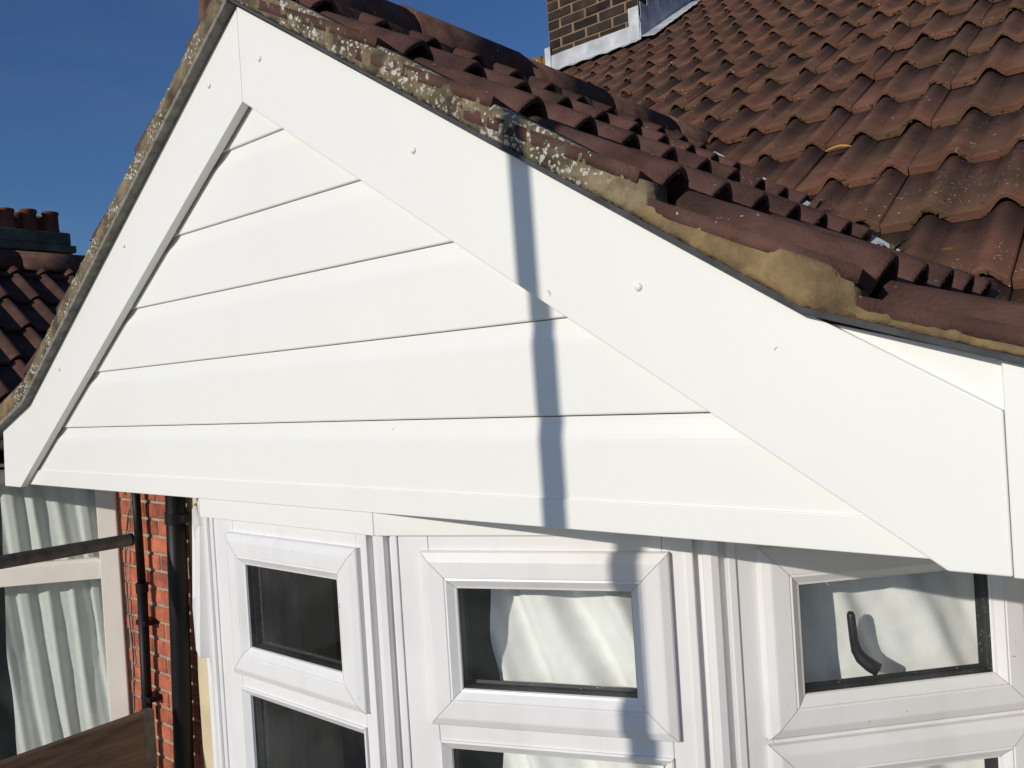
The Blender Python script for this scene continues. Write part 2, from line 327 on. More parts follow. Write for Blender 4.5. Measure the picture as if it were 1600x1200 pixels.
# ridge tiles
def ridge_mesh(name, L, r, m):
    bm = bmesh.new(); n = 14; R = []
    prof = [(math.cos(a) * r * 1.08, math.sin(a) * r * 0.92) for a in [math.pi * (-0.06 + 1.12 * k / n) for k in range(n + 1)]]
    for y in (0, L):
        R.append(([bm.verts.new((a, y, b)) for a, b in prof], [bm.verts.new((a * 0.86, y, b * 0.86 - 0.004)) for a, b in prof]))
    (a0, b0), (a1, b1) = R
    for i in range(n):
        bm.faces.new((a0[i], a0[i + 1], a1[i + 1], a1[i])); bm.faces.new((b0[i], b1[i], b1[i + 1], b0[i + 1]))
        bm.faces.new((a0[i], b0[i], b0[i + 1], a0[i + 1])); bm.faces.new((a1[i], a1[i + 1], b1[i + 1], b1[i]))
    bm.faces.new((a0[0], a1[0], b1[0], b0[0])); bm.faces.new((a0[-1], b0[-1], b1[-1], a1[-1]))
    bmesh.ops.recalc_face_normals(bm, faces=bm.faces)
    me = bpy.data.meshes.new(name); bm.to_mesh(me); bm.free()
    for p in me.polygons: p.use_smooth = abs(p.normal.y) < 0.5
    me.materials.append(m); return me
rm = ridge_mesh('ridge_tile', 0.425, 0.115, M['ridge'])
for k in range(5):
    o = bpy.data.objects.new('ridge_tile', rm); o.location = (AX + random.gauss(0, 0.003), 0.99 + 0.43 * k, 0.822 + random.gauss(0, 0.003)); o.rotation_euler = (random.gauss(0, 0.004), -0.04 + random.gauss(0, 0.006), random.gauss(0, 0.005)); o.parent = gable_roof; COL.objects.link(o)
# bedding under the ridge
bm = bmesh.new(); nn = 70
for sx in (1, -1):
    g = []
    for i in range(nn + 1):
        y = 1.0 + 2.0 * i / nn
        wob = noise.noise(Vector((y * 14, sx * 3, 0))) * 0.008
        g.append([bm.verts.new((AX + sx * (0.085 + wob), y, 0.872)), bm.verts.new((AX + sx * (0.128 + wob), y, 0.815 + wob)), bm.verts.new((AX + sx * (0.142 + wob), y, 0.785))])
    for A, B in zip(g, g[1:]):
        for j in range(2): bm.faces.new((A[j], A[j + 1], B[j + 1], B[j]))
bm_obj('ridge_mortar', bm, M['ridge'], gable_roof)

# ------------------------------------------------------------------ verge: undercloak and mortar
def vline(apz, sx, d, kick=1.143):
    return apz - TA * d if d < kick else apz - TA * kick - 0.33 * (d - kick)
def strip(name, m, sx, d0, d1, zlo, zhi, y, depth, n, amp, fr, parent, kick, rag=0.0, top=None, bulge=None):
    bm = bmesh.new(); g = []; R = 6
    for i in range(n + 1):
        d = d0 + (d1 - d0) * i / n; col = []
        lo = vline(zlo, sx, d, kick); hi = vline(zhi, sx, d, kick)
        if top:
            for (a0, b0), (a1, b1) in zip(top, top[1:]):
                if a0 <= d <= a1: hi = b0 + (b1 - b0) * (d - a0) / (a1 - a0)
        if rag: lo += rag * noise.noise(Vector((d * 40, 7, sx)))
        for j in range(R + 1):
            z = lo + (hi - lo) * j / R
            yy = y + amp * (noise.noise(Vector((d * fr, z * fr, sx * 5))) + 0.6 * noise.noise(Vector((d * fr * 3, z * fr * 3, sx * 9)))) - 0.004 * math.sin(math.pi * j / R)
            if j == 0: yy += 0.004
            if bulge: yy -= bulge[2] * max(0, min(1, (d - bulge[0]) / 0.02, (bulge[1] - d) / 0.02)) * (1 if j < R else 0.5)
            col.append(bm.verts.new((AX + sx * d, yy, z)))
        g.append(col + [bm.verts.new((AX + sx * d, y + depth, hi)), bm.verts.new((AX + sx * d, y + depth, lo))])
    for A, B in zip(g, g[1:]):
        k = len(A)
        for j in range(k): bm.faces.new((A[j], A[(j + 1) % k], B[(j + 1) % k], B[j]))
    bm.faces.new(g[0]); bm.faces.new(g[-1][::-1])
    return bm_obj(name, bm, m, parent, smooth=True)
strip('verge_mortar', M['mortar'], 1, 0.0, 0.945, 0.817, 0.876, 0.9895, 0.05, 340, 0.0068, 48, house, 1.143, 0.003)['label'] = 'old lichen-spotted mortar'
strip('verge_mortar', M['newmortar'], 1, 0.935, 1.62, 0.817, 0.862, 0.9885, 0.05, 220, 0.0042, 30, house, 1.143, 0.002, [(0.917, 0.236), (1.09, 0.148), (1.12, 0.136), (1.203, 0.098), (1.206, 0.061), (1.485, -0.046), (1.63, -0.100)], (1.105, 1.197, 0.007))['label'] = 'fresh smooth tan mortar'
strip('verge_mortar', M['mortar'], -1, 0.0, 1.28, 0.817, 0.872, 0.982, 0.05, 300, 0.0035, 45, house, 1.20, 0.003)
strip('verge_mortar', M['newmortar'], -1, 1.27, 1.62, 0.817, 0.872, 0.981, 0.05, 70, 0.0016, 22, house, 1.20, 0.002)
def slab(name, sx, kick, d1, lo, hi, y0, y1, m):
    bm = bmesh.new(); ds = [0, kick, d1]
    add_prism(bm, [(AX + sx * d, vline(lo, sx, d, kick)) for d in ds] + [(AX + sx * d, vline(hi, sx, d, kick)) for d in ds[::-1]], y0, y1, bevel=0.0015)
    return bm_obj(name, bm, m, house)
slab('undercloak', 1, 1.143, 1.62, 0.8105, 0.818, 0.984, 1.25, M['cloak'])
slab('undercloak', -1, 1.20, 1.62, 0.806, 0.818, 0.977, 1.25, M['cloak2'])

# ------------------------------------------------------------------ gable boards
bt = 0.832 - 0.028   # top of the boards at the apex, tucked under the undercloak
def board(name, poly, y0, y1, bevel=0.0022, m='board'):
    bm = bmesh.new(); add_prism(bm, poly, y0, y1, bevel=bevel, seg=3); return bm_obj(name, bm, M[m], house)
gp = 0.0005
TR = 0.651 ; TL = 0.653
zin = 0.606
board('bargeboard', [(AX + gp, bt), (-0.362, 0.056), (-0.1615, -0.067), (-0.1615, -0.2425), (-0.2235, -0.2425), (AX + gp, zin)], 1.0, 1.0205)
board('bargeboard', [(AX - gp, bt), (-2.753, 0.012), (-2.90, -0.045), (-2.932, -0.05), (-2.947, -0.2425), (-2.822, -0.2425), (AX - gp, zin)], 1.0, 1.0205)
board('infill_panel', [(-0.40, 0.060), (-0.1615, -0.012), (-0.1615, -0.085), (-0.22, -0.07)], 1.011, 1.015, 0.001)
board('end_panel', [(-0.1605, -0.012), (0.05, -0.08), (0.05, -0.243), (-0.1605, -0.243)], 0.998, 1.013, 0.0015)
# screw caps
def cap_mesh():
    bm = bmesh.new(); bmesh.ops.create_uvsphere(bm, u_segments=16, v_segments=10, radius=1.0)
    bmesh.ops.delete(bm, geom=[v for v in bm.verts if v.co.z < -0.05], context='VERTS')
    for v in bm.verts: v.co = Vector((v.co.x, -v.co.z * 0.75, v.co.y)) * 0.0062
    me = bpy.data.meshes.new('screw_cap'); bmesh.ops.recalc_face_normals(bm, faces=bm.faces); bm.to_mesh(me); bm.free()
    for p in me.polygons: p.use_smooth = True
    me.materials.append(M['board']); return me
cm = cap_mesh()
for x, z in ((-1.434, .675), (-1.012, .396), (-.591, .114), (-1.624, .672), (-2.054, .39), (-2.481, .106)):
    o = bpy.data.objects.new('screw_cap', cm); o.location = (x, 1.0, z); put(o, house)
# shiplap cladding boards
ztops = [0.533 + 0.149, 0.533, 0.384, 0.235, 0.086, -0.0635]
CY = 1.0245
prof = [(0.0008, 0.0058), (0.008, 0.0055), (0.015, 0.0045), (0.022, 0.0028), (0.028, 0.0012), (0.034, 0.0003), (0.042, 0.0), (0.1455, 0.0), (0.1475, 0.0008), (0.1485, 0.0025), (0.1485, 0.014)]
for i, zt in enumerate(ztops):
    bm = bmesh.new(); rows = []
    for dz, dy in prof:
        if zt - dz < -0.212 or zt - dz > 0.672: 
            continue
        z = zt - dz
        rows.append((z, CY + dy))
    if i == len(ztops) - 1: rows.append((-0.21, CY))
    V = []
    for z, y in rows:
        xl = AX - (0.70 - z) / TA; xr = AX + (0.70 - z) / TA
        V.append([bm.verts.new((xl, y, z)), bm.verts.new((xr, y, z)), bm.verts.new((xr, CY + 0.016, z)), bm.verts.new((xl, CY + 0.016, z))])
    for A, B in zip(V, V[1:]):
        for j in range(4): bm.faces.new((A[j], A[(j + 1) % 4], B[(j + 1) % 4], B[j]))
    bm.faces.new(V[0]); bm.faces.new(V[-1][::-1])
    bm_obj('cladding_board', bm, M['board'], house)
bm = bmesh.new(); add_prism(bm, [(AX - 1.33, -0.2355), (AX + 1.33, -0.2355), (AX + 1.33, -0.190), (AX - 1.33, -0.190)], 1.0213, 1.034, bevel=0.0015); bm_obj('bottom_trim', bm, M['board'], house)
# hidden backing and soffit of the gable
bm = bmesh.new(); add_prism(bm, [(AX - 1.40, -0.2335), (AX + 1.62, -0.2335), (AX + 1.62, -0.14), (AX + 1.14, 0.02), (AX, 0.76), (AX - 1.14, 0.02), (AX - 1.40, -0.08)], 1.042, 1.065); bm_obj('gable_backing', bm, M['plaster'], house)
bm = bmesh.new(); add_box(bm, (-2.93, 1.035, -0.2345), (0.1, 1.75, -0.222)); bm_obj('soffit_board', bm, M['board'], house)

# ------------------------------------------------------------------ bow window
A2, A3 = math.radians(21.6), math.radians(46.7)
W = 0.6165
AL2, AL3 = math.radians(28.3), math.radians(51)
def chain(P, angs):
    out = [Vector((P[0], P[1], 0))]
    for a in angs: out.append(out[-1] + Vector((math.cos(a), math.sin(a), 0)) * W)
    return out
PF = Vector((-1.8235, 1.0245, 0))                     # left end of the middle light
right = chain(PF, [0, A2, A3]); left = [PF]
for a in (-AL2, -AL3): left.append(left[-1] - Vector((math.cos(a), math.sin(a), 0)) * W)
corners = [left[2], left[1]] + right                 # six corners, five lights
angs = [-AL3, -AL2, 0, A2, A3]
# frieze boards under the soffit
def off(i, w):
    """corner i of the bow pushed out by w along the mitre"""
    if i == 0: n = Vector((math.sin(angs[0]), -math.cos(angs[0]), 0)); return corners[0] + n * w
    if i == 5: n = Vector((math.sin(angs[4]), -math.cos(angs[4]), 0)); return corners[5] + n * w
    a, b = angs[i - 1], angs[i]; mid = (a + b) / 2; n = Vector((math.sin(mid), -math.cos(mid), 0)); return corners[i] + n * (w / math.cos((b - a) / 2))
def corner_prism(bm, i, wi, wo, z0, z1, gap=0.0):
    a0, a1, b0, b1 = off(i, wi), off(i, wo), off(i + 1, wi), off(i + 1, wo)
    d = (b1 - a1).normalized() * gap
    P = [a0 + d, a1 + d, b1 - d, b0 - d]
    lo = [bm.verts.new(p + Vector((0, 0, z0))) for p in P]; hi = [bm.verts.new(p + Vector((0, 0, z1))) for p in P]
    fs = [bm.faces.new(lo), bm.faces.new(hi[::-1])] + [bm.faces.new((lo[k], lo[(k + 1) % 4], hi[(k + 1) % 4], hi[k])) for k in range(4)]
    bmesh.ops.bevel(bm, geom=list({e for f in fs for e in f.edges}), offset=0.0012, segments=2, affect='EDGES')
for i in range(5):
    bm = bmesh.new(); corner_prism(bm, i, -0.03, 0.0, -0.2795, -0.2350, 0.0004); bm_obj('frieze_board', bm, M['board'], house)

def ring(bm, F, u0, u1, z0, z1, prof, gap=0.0005):
    """four mitred members following prof = [(inset, w), ...]"""
    for side in range(4):
        rows = []
        for ins, wv in prof:
            a, b, c, d = u0 + ins, u1 - ins, z0 + ins, z1 - ins
            P = [(a, c), (b, c), (b, d), (a, d)]
            p, q = Vector(P[side]), Vector(P[(side + 1) % 4]); t = (q - p).normalized() * gap
            p, q = p + t, q - t
            rows.append((bm.verts.new(F((p[0], wv, p[1]))), bm.verts.new(F((q[0], wv, q[1])))))
        for (p, q), (r, s) in zip(rows, rows[1:]): bm.faces.new((p, q, s, r))
SASH = [(-0.001, -0.02), (0.0, 0.010), (0.002, 0.0125), (0.015, 0.0185), (0.018, 0.019), (0.046, 0.019), (0.0475, 0.0175), (0.051, 0.0185), (0.063, 0.010), (0.067, 0.0085), (0.068, 0.004)]
FIX = [(0.0, -0.004), (0.0, 0.004), (0.003, 0.006), (0.014, -0.003), (0.018, -0.006), (0.019, -0.012)]
SET = 0.009                                            # frame face behind the frieze face
ZT, ZM, ZS = -0.270, -0.627, -1.50
windows = []
def light(i, lower_sash=False, tilt=0.0):
    P = corners[i]; F0 = frame(P, angs[i]); F = lambda q: F0((q[0], q[1] - SET, q[2]))
    bm = bmesh.new(); bv = 0.0015
    U0, U1, u0, u1 = 0.034, 0.582, 0.098, 0.560
    if i == 2: u0, u1 = 0.109, 0.563
    if i == 3: u0, u1 = 0.093, 0.547
    if i == 4: u0, u1 = 0.081, 0.561
    add_box(bm, (U0, -0.06, ZS), (u0 + 0.012, 0, ZT), F, bv); add_box(bm, (u1 - 0.012, -0.06, ZS), (U1, 0, ZT), F, bv)
    add_box(bm, (u0 + 0.0125, -0.06, -0.322), (u1 - 0.0125, -0.0002, ZT), F, bv)
    add_box(bm, (u0 + 0.0125, -0.06, -0.669), (u1 - 0.0125, -0.0002, -0.612), F, bv)
    add_box(bm, (u0 + 0.0125, -0.06, ZS), (u1 - 0.0125, -0.0002, ZS + 0.06), F, bv)
    # raised lip round the frame, as the extrusion has
    add_box(bm, (U0 - 0.004, -0.05, ZS), (U0 + 0.010, 0.004, ZT), F, 0.002); add_box(bm, (U1 - 0.010, -0.05, ZS), (U1 + 0.004, 0.004, ZT), F, 0.002)
    fr = bm_obj('window', bm, M['upvc'], house); windows.append(fr)
    # top hung vent sash
    hz = -0.308
    def FS(q):                                         # hinge at the top edge
        w_, z_ = q[1], q[2] - hz
        return F((q[0], w_ * math.cos(tilt) - z_ * math.sin(tilt), hz + z_ * math.cos(tilt) + w_ * math.sin(tilt)))
    bm = bmesh.new(); ring(bm, FS, u0, u1, ZM, hz, SASH); bm_obj('sash', bm, M['upvc'], fr)
    bm = bmesh.new(); ring(bm, FS, u0, u1, ZM, hz, [(0.0675, 0.0045), (0.0685, -0.022), (0.074, -0.024)], 0.0); bm_obj('gasket', bm, M['rubber'], fr)
    def pane(nm, Fn, a, b, c, d, wv):
        bm = bmesh.new(); add_box(bm, (a, wv - 0.004, c), (b, wv, d), Fn); bm_obj(nm, bm, M['glass'], fr)
    pane('glass_pane', FS, u0 + 0.0672, u1 - 0.0672, ZM + 0.0672, hz - 0.0672, 0.003)
    if lower_sash:
        bm = bmesh.new(); ring(bm, F, u0, u1, ZS + 0.03, -0.638, SASH); bm_obj('sash', bm, M['upvc'], fr)
        bm = bmesh.new(); ring(bm, F, u0, u1, ZS + 0.03, -0.638, [(0.0675, 0.0045), (0.0685, -0.022), (0.074, -0.024)], 0.0); bm_obj('gasket', bm, M['rubber'], fr)
        pane('glass_pane', F, u0 + 0.0672, u1 - 0.0672, ZS + 0.0972, -0.7052, 0.003)
    else:
        a, b, c, d = u0 + 0.013, u1 - 0.013, ZS + 0.061, -0.659
        bm = bmesh.new(); ring(bm, F, a, b, c, d, FIX); bm_obj('bead', bm, M['upvc'], fr)
        bm = bmesh.new(); ring(bm, F, a, b, c, d, [(0.0188, -0.011), (0.0195, -0.036), (0.025, -0.038)], 0.0); bm_obj('gasket', bm, M['rubber'], fr)
        pane('glass_pane', F, a + 0.0186, b - 0.0186, c + 0.0186, d - 0.0186, -0.013)
    return fr, F, FS
L = [light(0), light(1, tilt=math.radians(3.2)), light(2), light(3), light(4, True)]
# corner posts
for i in range(6):
    bm = bmesh.new()
    P = corners[i]; al = angs[max(i - 1, 0)]; ar = angs[min(i, 4)]
    Fl = frame(P, al); Fr = frame(P, ar); s = SET
    pts = []
    if i > 0: pts += [Fl((-0.036, -s - 0.05, 0)), Fl((-0.036, -s - 0.012, 0)), Fl((-0.017, -s - 0.012, 0)), Fl((-0.0165, -s - 0.003, 0)), Fl((-0.014, -s + 0.001, 0))]
    else: pts += [Fl((0, -s - 0.05, 0)), Fl((0, -s, 0))]
    if 0 < i < 5: pts += [off(i, -s + 0.002)]
    if i < 5: pts += [Fr((0.014, -s + 0.001, 0)), Fr((0.0165, -s - 0.003, 0)), Fr((0.017, -s - 0.012, 0)), Fr((0.036, -s - 0.012, 0)), Fr((0.036, -s - 0.05, 0))]
    else: pts += [Fr((0, -s, 0)), Fr((0, -s - 0.05, 0))]
    if 0 < i < 5: pts += [off(i, -s - 0.06)]
    lo = [bm.verts.new(Vector((p.x, p.y, ZS))) for p in pts]; hi = [bm.verts.new(Vector((p.x, p.y, ZT + 0.002))) for p in pts]; n = len(pts)
    bm.faces.new(lo); bm.faces.new(hi[::-1])
    for k in range(n): bm.faces.new((lo[k], hi[k], hi[(k + 1) % n], lo[(k + 1) % n]))
    bm_obj('corner_post', bm, M['upvc'], house)
# sill and wall below the bow
for i in range(5):
    bm = bmesh.new(); corner_prism(bm, i, -0.09, 0.05, ZS - 0.04, ZS - 0.001); bm_obj('window_sill', bm, M['upvc'], house)
    bm = bmesh.new(); corner_prism(bm, i, -0.12, -0.02, -5.2, ZS - 0.041); bm_obj('bay_wall', bm, M['render'], house)
# handle on the inside of the right-hand vent
fr5, F5, FS5 = L[4]
bm = bmesh.new()
hz0 = lambda u, w_, z: F5((u, w_, z))
add_tube(bm, [hz0(*p) for p in ((0.300, -0.026, -0.5455), (0.289, -0.032, -0.538), (0.278, -0.040, -0.527), (0.272, -0.044, -0.514), (0.269, -0.045, -0.495), (0.266, -0.045, -0.452), (0.2655, -0.045, -0.446))], [0.0125, 0.0125, 0.0115, 0.0095, 0.0078, 0.0072, 0.0045], 12)
bm_obj('handle', bm, M['handle'], fr5, smooth=True)

# house wall, room behind the bow
bm = bmesh.new()
add_box(bm, (-3.208, 1.75, -5.2), (-2.62, 2.0, 0.06)); add_box(bm, (-0.4, 1.75, -5.2), (1.24, 2.0, 0.06)); add_box(bm, (-2.62, 1.75, -5.2), (-0.4, 2.0, -1.5)); add_box(bm, (-2.62, 1.76, -0.21), (-0.4, 2.0, 0.06))
bm_obj('house_wall', bm, M['render'], house)
bm = bmesh.new()
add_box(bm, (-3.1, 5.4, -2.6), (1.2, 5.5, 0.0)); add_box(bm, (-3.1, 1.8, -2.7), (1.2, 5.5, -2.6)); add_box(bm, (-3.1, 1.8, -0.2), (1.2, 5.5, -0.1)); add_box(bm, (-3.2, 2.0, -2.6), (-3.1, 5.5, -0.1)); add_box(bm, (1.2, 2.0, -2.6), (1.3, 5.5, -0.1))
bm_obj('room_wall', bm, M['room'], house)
bm = bmesh.new(); add_box(bm, (-3.1, 8, -5.2), (1.2, 8.2, 2.3)); add_box(bm, (1.0, 2.0, -5.2), (1.24, 8, -0.3)); bm_obj('rear_wall', bm, M['render'], house)

# curtains -------------------------------------------------------------------
def curtain(name, path, z0, z1, m, amp, wl, lean, seed, nz=26, flat=0.0):
    """path: list of (point, outward normal); pleats as a wandering wave"""
    bm = bmesh.new(); g = []
    D = [0.0]
    for (a, _), (b, _) in zip(path, path[1:]): D.append(D[-1] + (b - a).length)
    n = int(D[-1] / 0.008)
    for i in range(n + 1):
        s = D[-1] * i / n; k = 0
        while k < len(D) - 2 and D[k + 1] < s: k += 1
        t = (s - D[k]) / (D[k + 1] - D[k]); p = path[k][0].lerp(path[k + 1][0], t); nrm = path[k][1].lerp(path[k + 1][1], t).normalized()
        col = []
        for j in range(nz + 1):
            z = z1 + (z0 - z1) * j / nz
            ph = (s + lean * (z - z1)) / wl * 2 * math.pi + 2.2 * noise.noise(Vector((s * 5, z * 1.2, seed)))
            a = amp * (0.8 + 0.5 * noise.noise(Vector((s * 6, z * 1.5, seed + 4)))) * (0.45 if flat and s > flat else 1)
            q = p + nrm * (a * (math.sin(ph) + 0.3 * math.sin(2.3 * ph + 1)) + 0.0034 * noise.noise(Vector((s * 22, z * 10, seed))))
            col.append(bm.verts.new((q.x, q.y, z)))
        g.append(col)
    for A, B in zip(g, g[1:]):
        for j in range(nz): bm.faces.new((A[j], A[j + 1], B[j + 1], B[j]))
    return bm_obj(name, bm, m, smooth=True, recentre=True)
def nrm(a): return Vector((math.sin(a), -math.cos(a), 0))
def onf(i, u, wv): 
    F = frame(corners[i], angs[i]); return F((u, wv, 0))
wc = -SET - 0.107
pathR = [(onf(3, 0.185, wc), nrm(A2)), (onf(3, 0.55, wc), nrm(A2)), (onf(4, 0.075, -0.092), nrm(A3)), (onf(4, 0.63, -0.092), nrm(A3))]
tag(curtain('curtain', pathR, -1.52, -0.27, M['cloth'], 0.027, 0.135, 0.42, 3.0, 60, 0.36), 'white curtain hanging behind the two right-hand lights of the bow window', 'curtain')
pathL = [(onf(0, 0.05, wc), nrm(-AL3)), (onf(1, 0.05, wc), nrm(-AL2))]
tag(curtain('curtain', pathL, -1.52, -0.27, M['cloth'], 0.018, 0.085, 0.05, 8.0), 'curtain drawn back at the shaded left end of the bow window', 'curtain')

# ------------------------------------------------------------------ right chimney with lead flashing
CY0, CY1, CX0, CX1 = 5.42, 6.15, -3.88, -3.06
bm = bmesh.new(); add_box(bm, (CX0, CY0, 2.2), (CX1, CY1, 4.6)); chim = bm_obj('chimney', bm, M['djoint'], house)
def brick_mesh(name, l, d, h, m, bv=0.004):
    bm = bmesh.new(); add_box(bm, (-l / 2, -d / 2, -h / 2), (l / 2, d / 2, h / 2), bevel=bv, seg=1)
    me = bpy.data.meshes.new(name); bmesh.ops.recalc_face_normals(bm, faces=bm.faces); bm.to_mesh(me); bm.free(); me.materials.append(m); return me
random.seed(5)
CHh, CJ = 0.0655, 0.075
bmF = {}
def get_brick(l, h, m, key):
    k = (key, round(l, 3))
    if k not in bmF: bmF[k] = brick_mesh('brick', l, 0.06, h, m)
    return bmF[k]
for r in range(30):
    z = 2.36 + r * CJ
    for face in (0, 1):
        a, b = (CX0, CX1) if face == 0 else (CY0, CY1); x = a + (0 if r % 2 == face else -0.118)
        while x < b - 0.02:
            l0, l1 = max(x, a), min(x + 0.228, b)
            if l1 - l0 > 0.04:
                o = bpy.data.objects.new('brick', get_brick(l1 - l0 - 0.010, CHh - 0.001, M['dbrick'], 'd')); c = (l0 + l1) / 2
                j = random.gauss(0, 0.0015)
                if face == 0: o.location = (c, CY0 + 0.024 + j, z + CHh / 2)
                else: o.location = (CX1 - 0.024 + j, c + 0.006, z + CHh / 2); o.rotation_euler = (0, 0, math.pi / 2)
                o.rotation_euler.y = random.gauss(0, 0.006)
                o.parent = chim; COL.objects.link(o)
            x += 0.238
# front apron, corner upstand, sloped side flashing, saw-tooth cover flashing
def sheet(bm, top, bot, th, out):
    n = len(top); out = Vector(out) * th
    A = [bm.verts.new(Vector(p)) for p in top]; B = [bm.verts.new(Vector(p)) for p in bot]; A2_ = [bm.verts.new(Vector(p) + out) for p in top]; B2_ = [bm.verts.new(Vector(p) + out) for p in bot]
    for i in range(n - 1):
        bm.faces.new((A2_[i], A2_[i + 1], B2_[i + 1], B2_[i])); bm.faces.new((A[i], B[i], B[i + 1], A[i + 1])); bm.faces.new((A[i], A[i + 1], A2_[i + 1], A2_[i])); bm.faces.new((B[i], B2_[i], B2_[i + 1], B[i + 1]))
    bm.faces.new((A[0], A2_[0], B2_[0], B[0])); bm.faces.new((A[-1], B[-1], B2_[-1], A2_[-1]))
bm = bmesh.new(); N_ = 40; top = []; bot = []; low = []
for i in range(N_ + 1):
    x = CX0 - 0.02 + (CX1 - CX0 + 0.04) * i / N_
    top.append((x, CY0 - 0.012 + 0.003 * noise.noise(Vector((x * 7, 0, 1))), 2.535 + 0.004 * noise.noise(Vector((x * 9, 2, 0)))))
    bot.append((x, CY0 - 0.02 + 0.006 * noise.noise(Vector((x * 9, 5, 1))), 2.412 + 0.006 * noise.noise(Vector((x * 14, 2, 7)))))
    yy = CY0 - 0.10 + 0.02 * noise.noise(Vector((x * 8, 3, 3))); low.append((x, yy, main_z(yy) + 0.028 + 0.010 * abs(math.sin(x * 21)) + 0.006 * noise.noise(Vector((x * 20, 1, 1)))))
sheet(bm, top, bot, 0.003, (0, -1, 0)); sheet(bm, bot, low, 0.003, (0, -0.5, 0.8))
add_box(bm, (CX1 - 0.075, CY0 - 0.026, 2.42), (CX1 + 0.012, CY0 - 0.0155, 2.66)); add_box(bm, (CX0 - 0.032, CY0 - 0.028, 2.39), (CX0 + 0.022, CY0 - 0.0155, 2.60))
bm_obj('lead_apron', bm, M['lead'], chim)
bm = bmesh.new(); top = []; bot = []; low = []
for i in range(31):
    y = CY0 - 0.02 + 0.80 * i / 30; z = main_z(y)
    top.append((CX1 + 0.010 + 0.002 * math.sin(i), y, z + 0.20)); bot.append((CX1 + 0.02, y, z + 0.045)); low.append((CX1 + 0.13 + 0.012 * noise.noise(Vector((y * 9, 4, 4))), y, z + 0.026 + 0.012 * noise.noise(Vector((y * 16, 1, 4)))))
sheet(bm, top, bot, 0.003, (1, 0, 0)); sheet(bm, bot, low, 0.003, (0.5, 0, 0.8))
bm_obj('side_flashing', bm, M['lead'], chim)
bm = bmesh.new()
for k in range(8):
    y = CY0 + 0.0 + 0.105 * k; z = main_z(y)
    add_prism(bm, [(y, z + 0.12), (y + 0.11, z + 0.18), (y + 0.11, z + 0.30), (y, z + 0.30)], CX1 + 0.0125, CX1 + 0.016, lambda p: Vector((p[1], p[0], p[2])))
bm_obj('step_flashing', bm, M['lead'], chim)
# low parapet running on to the left of the chimney
bm = bmesh.new(); random.seed(3)
for k in range(2):
    x = -4.16 + 0.155 * k; add_box(bm, (x, 5.47, 2.1), (x + 0.15, 5.75, 2.60 - 0.02 * k + 0.012 * random.random()), bevel=0.02)
bm_obj('parapet', bm, mat('lichened_parapet', (0.22, 0.13, 0.06), 0.95, 0.4, 9, bump=0.008, bscale=40, spec=0.2, spots=[((0.55, 0.33, 0.05), 22, 0.3, (0.5, 0.56, 0.25))]), house)

# slivers of lead in the valley between the two roofs
bm = bmesh.new()
pts = []
for i in range(31):
    y = 1.52 + 1.3 * i / 30; z = main_z(y) + 0.0; x = AX + (0.873 - z) / TA
    pts.append((x, y, z))
g = []
for (x, y, z) in pts:
    d = Vector((1.0 / TA * TB, -1, -TB)).normalized(); s = Vector((0.55, 0.55, 0.0))
    j = 0.005 * noise.noise(Vector((x * 9, y * 9, 0)))
    g.append([bm.verts.new(Vector((x, y, z - 0.012 + j)) - Vector((0.05, 0, -0.032))), bm.verts.new((x, y, z - 0.010 + j)), bm.verts.new(Vector((x, y, z - 0.012 + j)) + Vector((0, 0.055, 0.034)))])
for A, B in zip(g, g[1:]):
    for j in range(2): bm.faces.new((A[j], A[j + 1], B[j + 1], B[j]))
bm_obj('lead_valley', bm, M['lead'], gable_roof)

# ------------------------------------------------------------------ neighbouring house
NX = -5.2
bm = bmesh.new()
add_box(bm, (-3.86, 1.766, -5.2), (-3.209, 2.0, 0.06)); add_box(bm, (-7.4, 1.766, -5.2), (-6.6, 2.0, 0.06)); add_box(bm, (-6.6, 1.766, -5.2), (-3.86, 2.0, -2.65)); add_box(bm, (-6.6, 1.766, -0.2), (-3.86, 2.0, 0.06))
nwall = bm_obj('brick_wall', bm, M['joint'], neigh)
random.seed(21)
for r in range(20):
    z = -0.295 - 0.0748 * r
    x = -3.845 - (0.115 if r % 2 else 0.0) + 0.03
    first = True
    while x < -3.22:
        l0, l1 = max(x, -3.845), min(x + 0.2140, -3.210)
        hd = (r % 4 == 2)
        if l1 - l0 > 0.035:
            o = bpy.data.objects.new('brick', get_brick(l1 - l0, 0.0628, M['brick'], 'n')); o.location = ((l0 + l1) / 2, 1.766 + 0.024 + random.gauss(0, 0.0012), z - 0.0325)
            o.rotation_euler = (0, random.gauss(0, 0.006), random.gauss(0, 0.004)); o.parent = nwall; COL.objects.link(o)
        x += 0.226
# neighbour's window in its bay, turned towards us
NP = (-3.83, 1.75); FN = frame(NP, A3)
bm = bmesh.new()
add_box(bm, (-0.085, -0.06, -2.0), (0.0, 0.012, -0.27), FN, 0.004); add_box(bm, (-1.2, -0.05, -0.795), (-0.0855, 0.0, -0.712), FN, 0.004)
add_box(bm, (-1.2, -0.05, -0.33), (-0.0855, 0.0, -0.27), FN, 0.004); add_box(bm, (-1.2, -0.05, -2.0), (-0.0855, 0.0, -1.93), FN, 0.004); add_box(bm, (-1.28, -0.06, -2.0), (-1.2005, 0.012, -0.27), FN, 0.004)
add_prism(bm, [(-1.2, -0.712), (-0.0855, -0.712), (-0.105, -0.70), (-1.2, -0.70)], -0.03, -0.008, FN)
nwin = bm_obj('window', bm, M['oldpaint'], neigh)
bm = bmesh.new(); add_box(bm, (-1.2, -0.034, -0.70), (-0.086, -0.030, -0.331), FN); bm_obj('glass_pane', bm, M['glass'], nwin)
bm = bmesh.new(); add_box(bm, (-1.2, -0.034, -1.929), (-0.086, -0.030, -0.796), FN); bm_obj('glass_pane', bm, M['glass'], nwin)
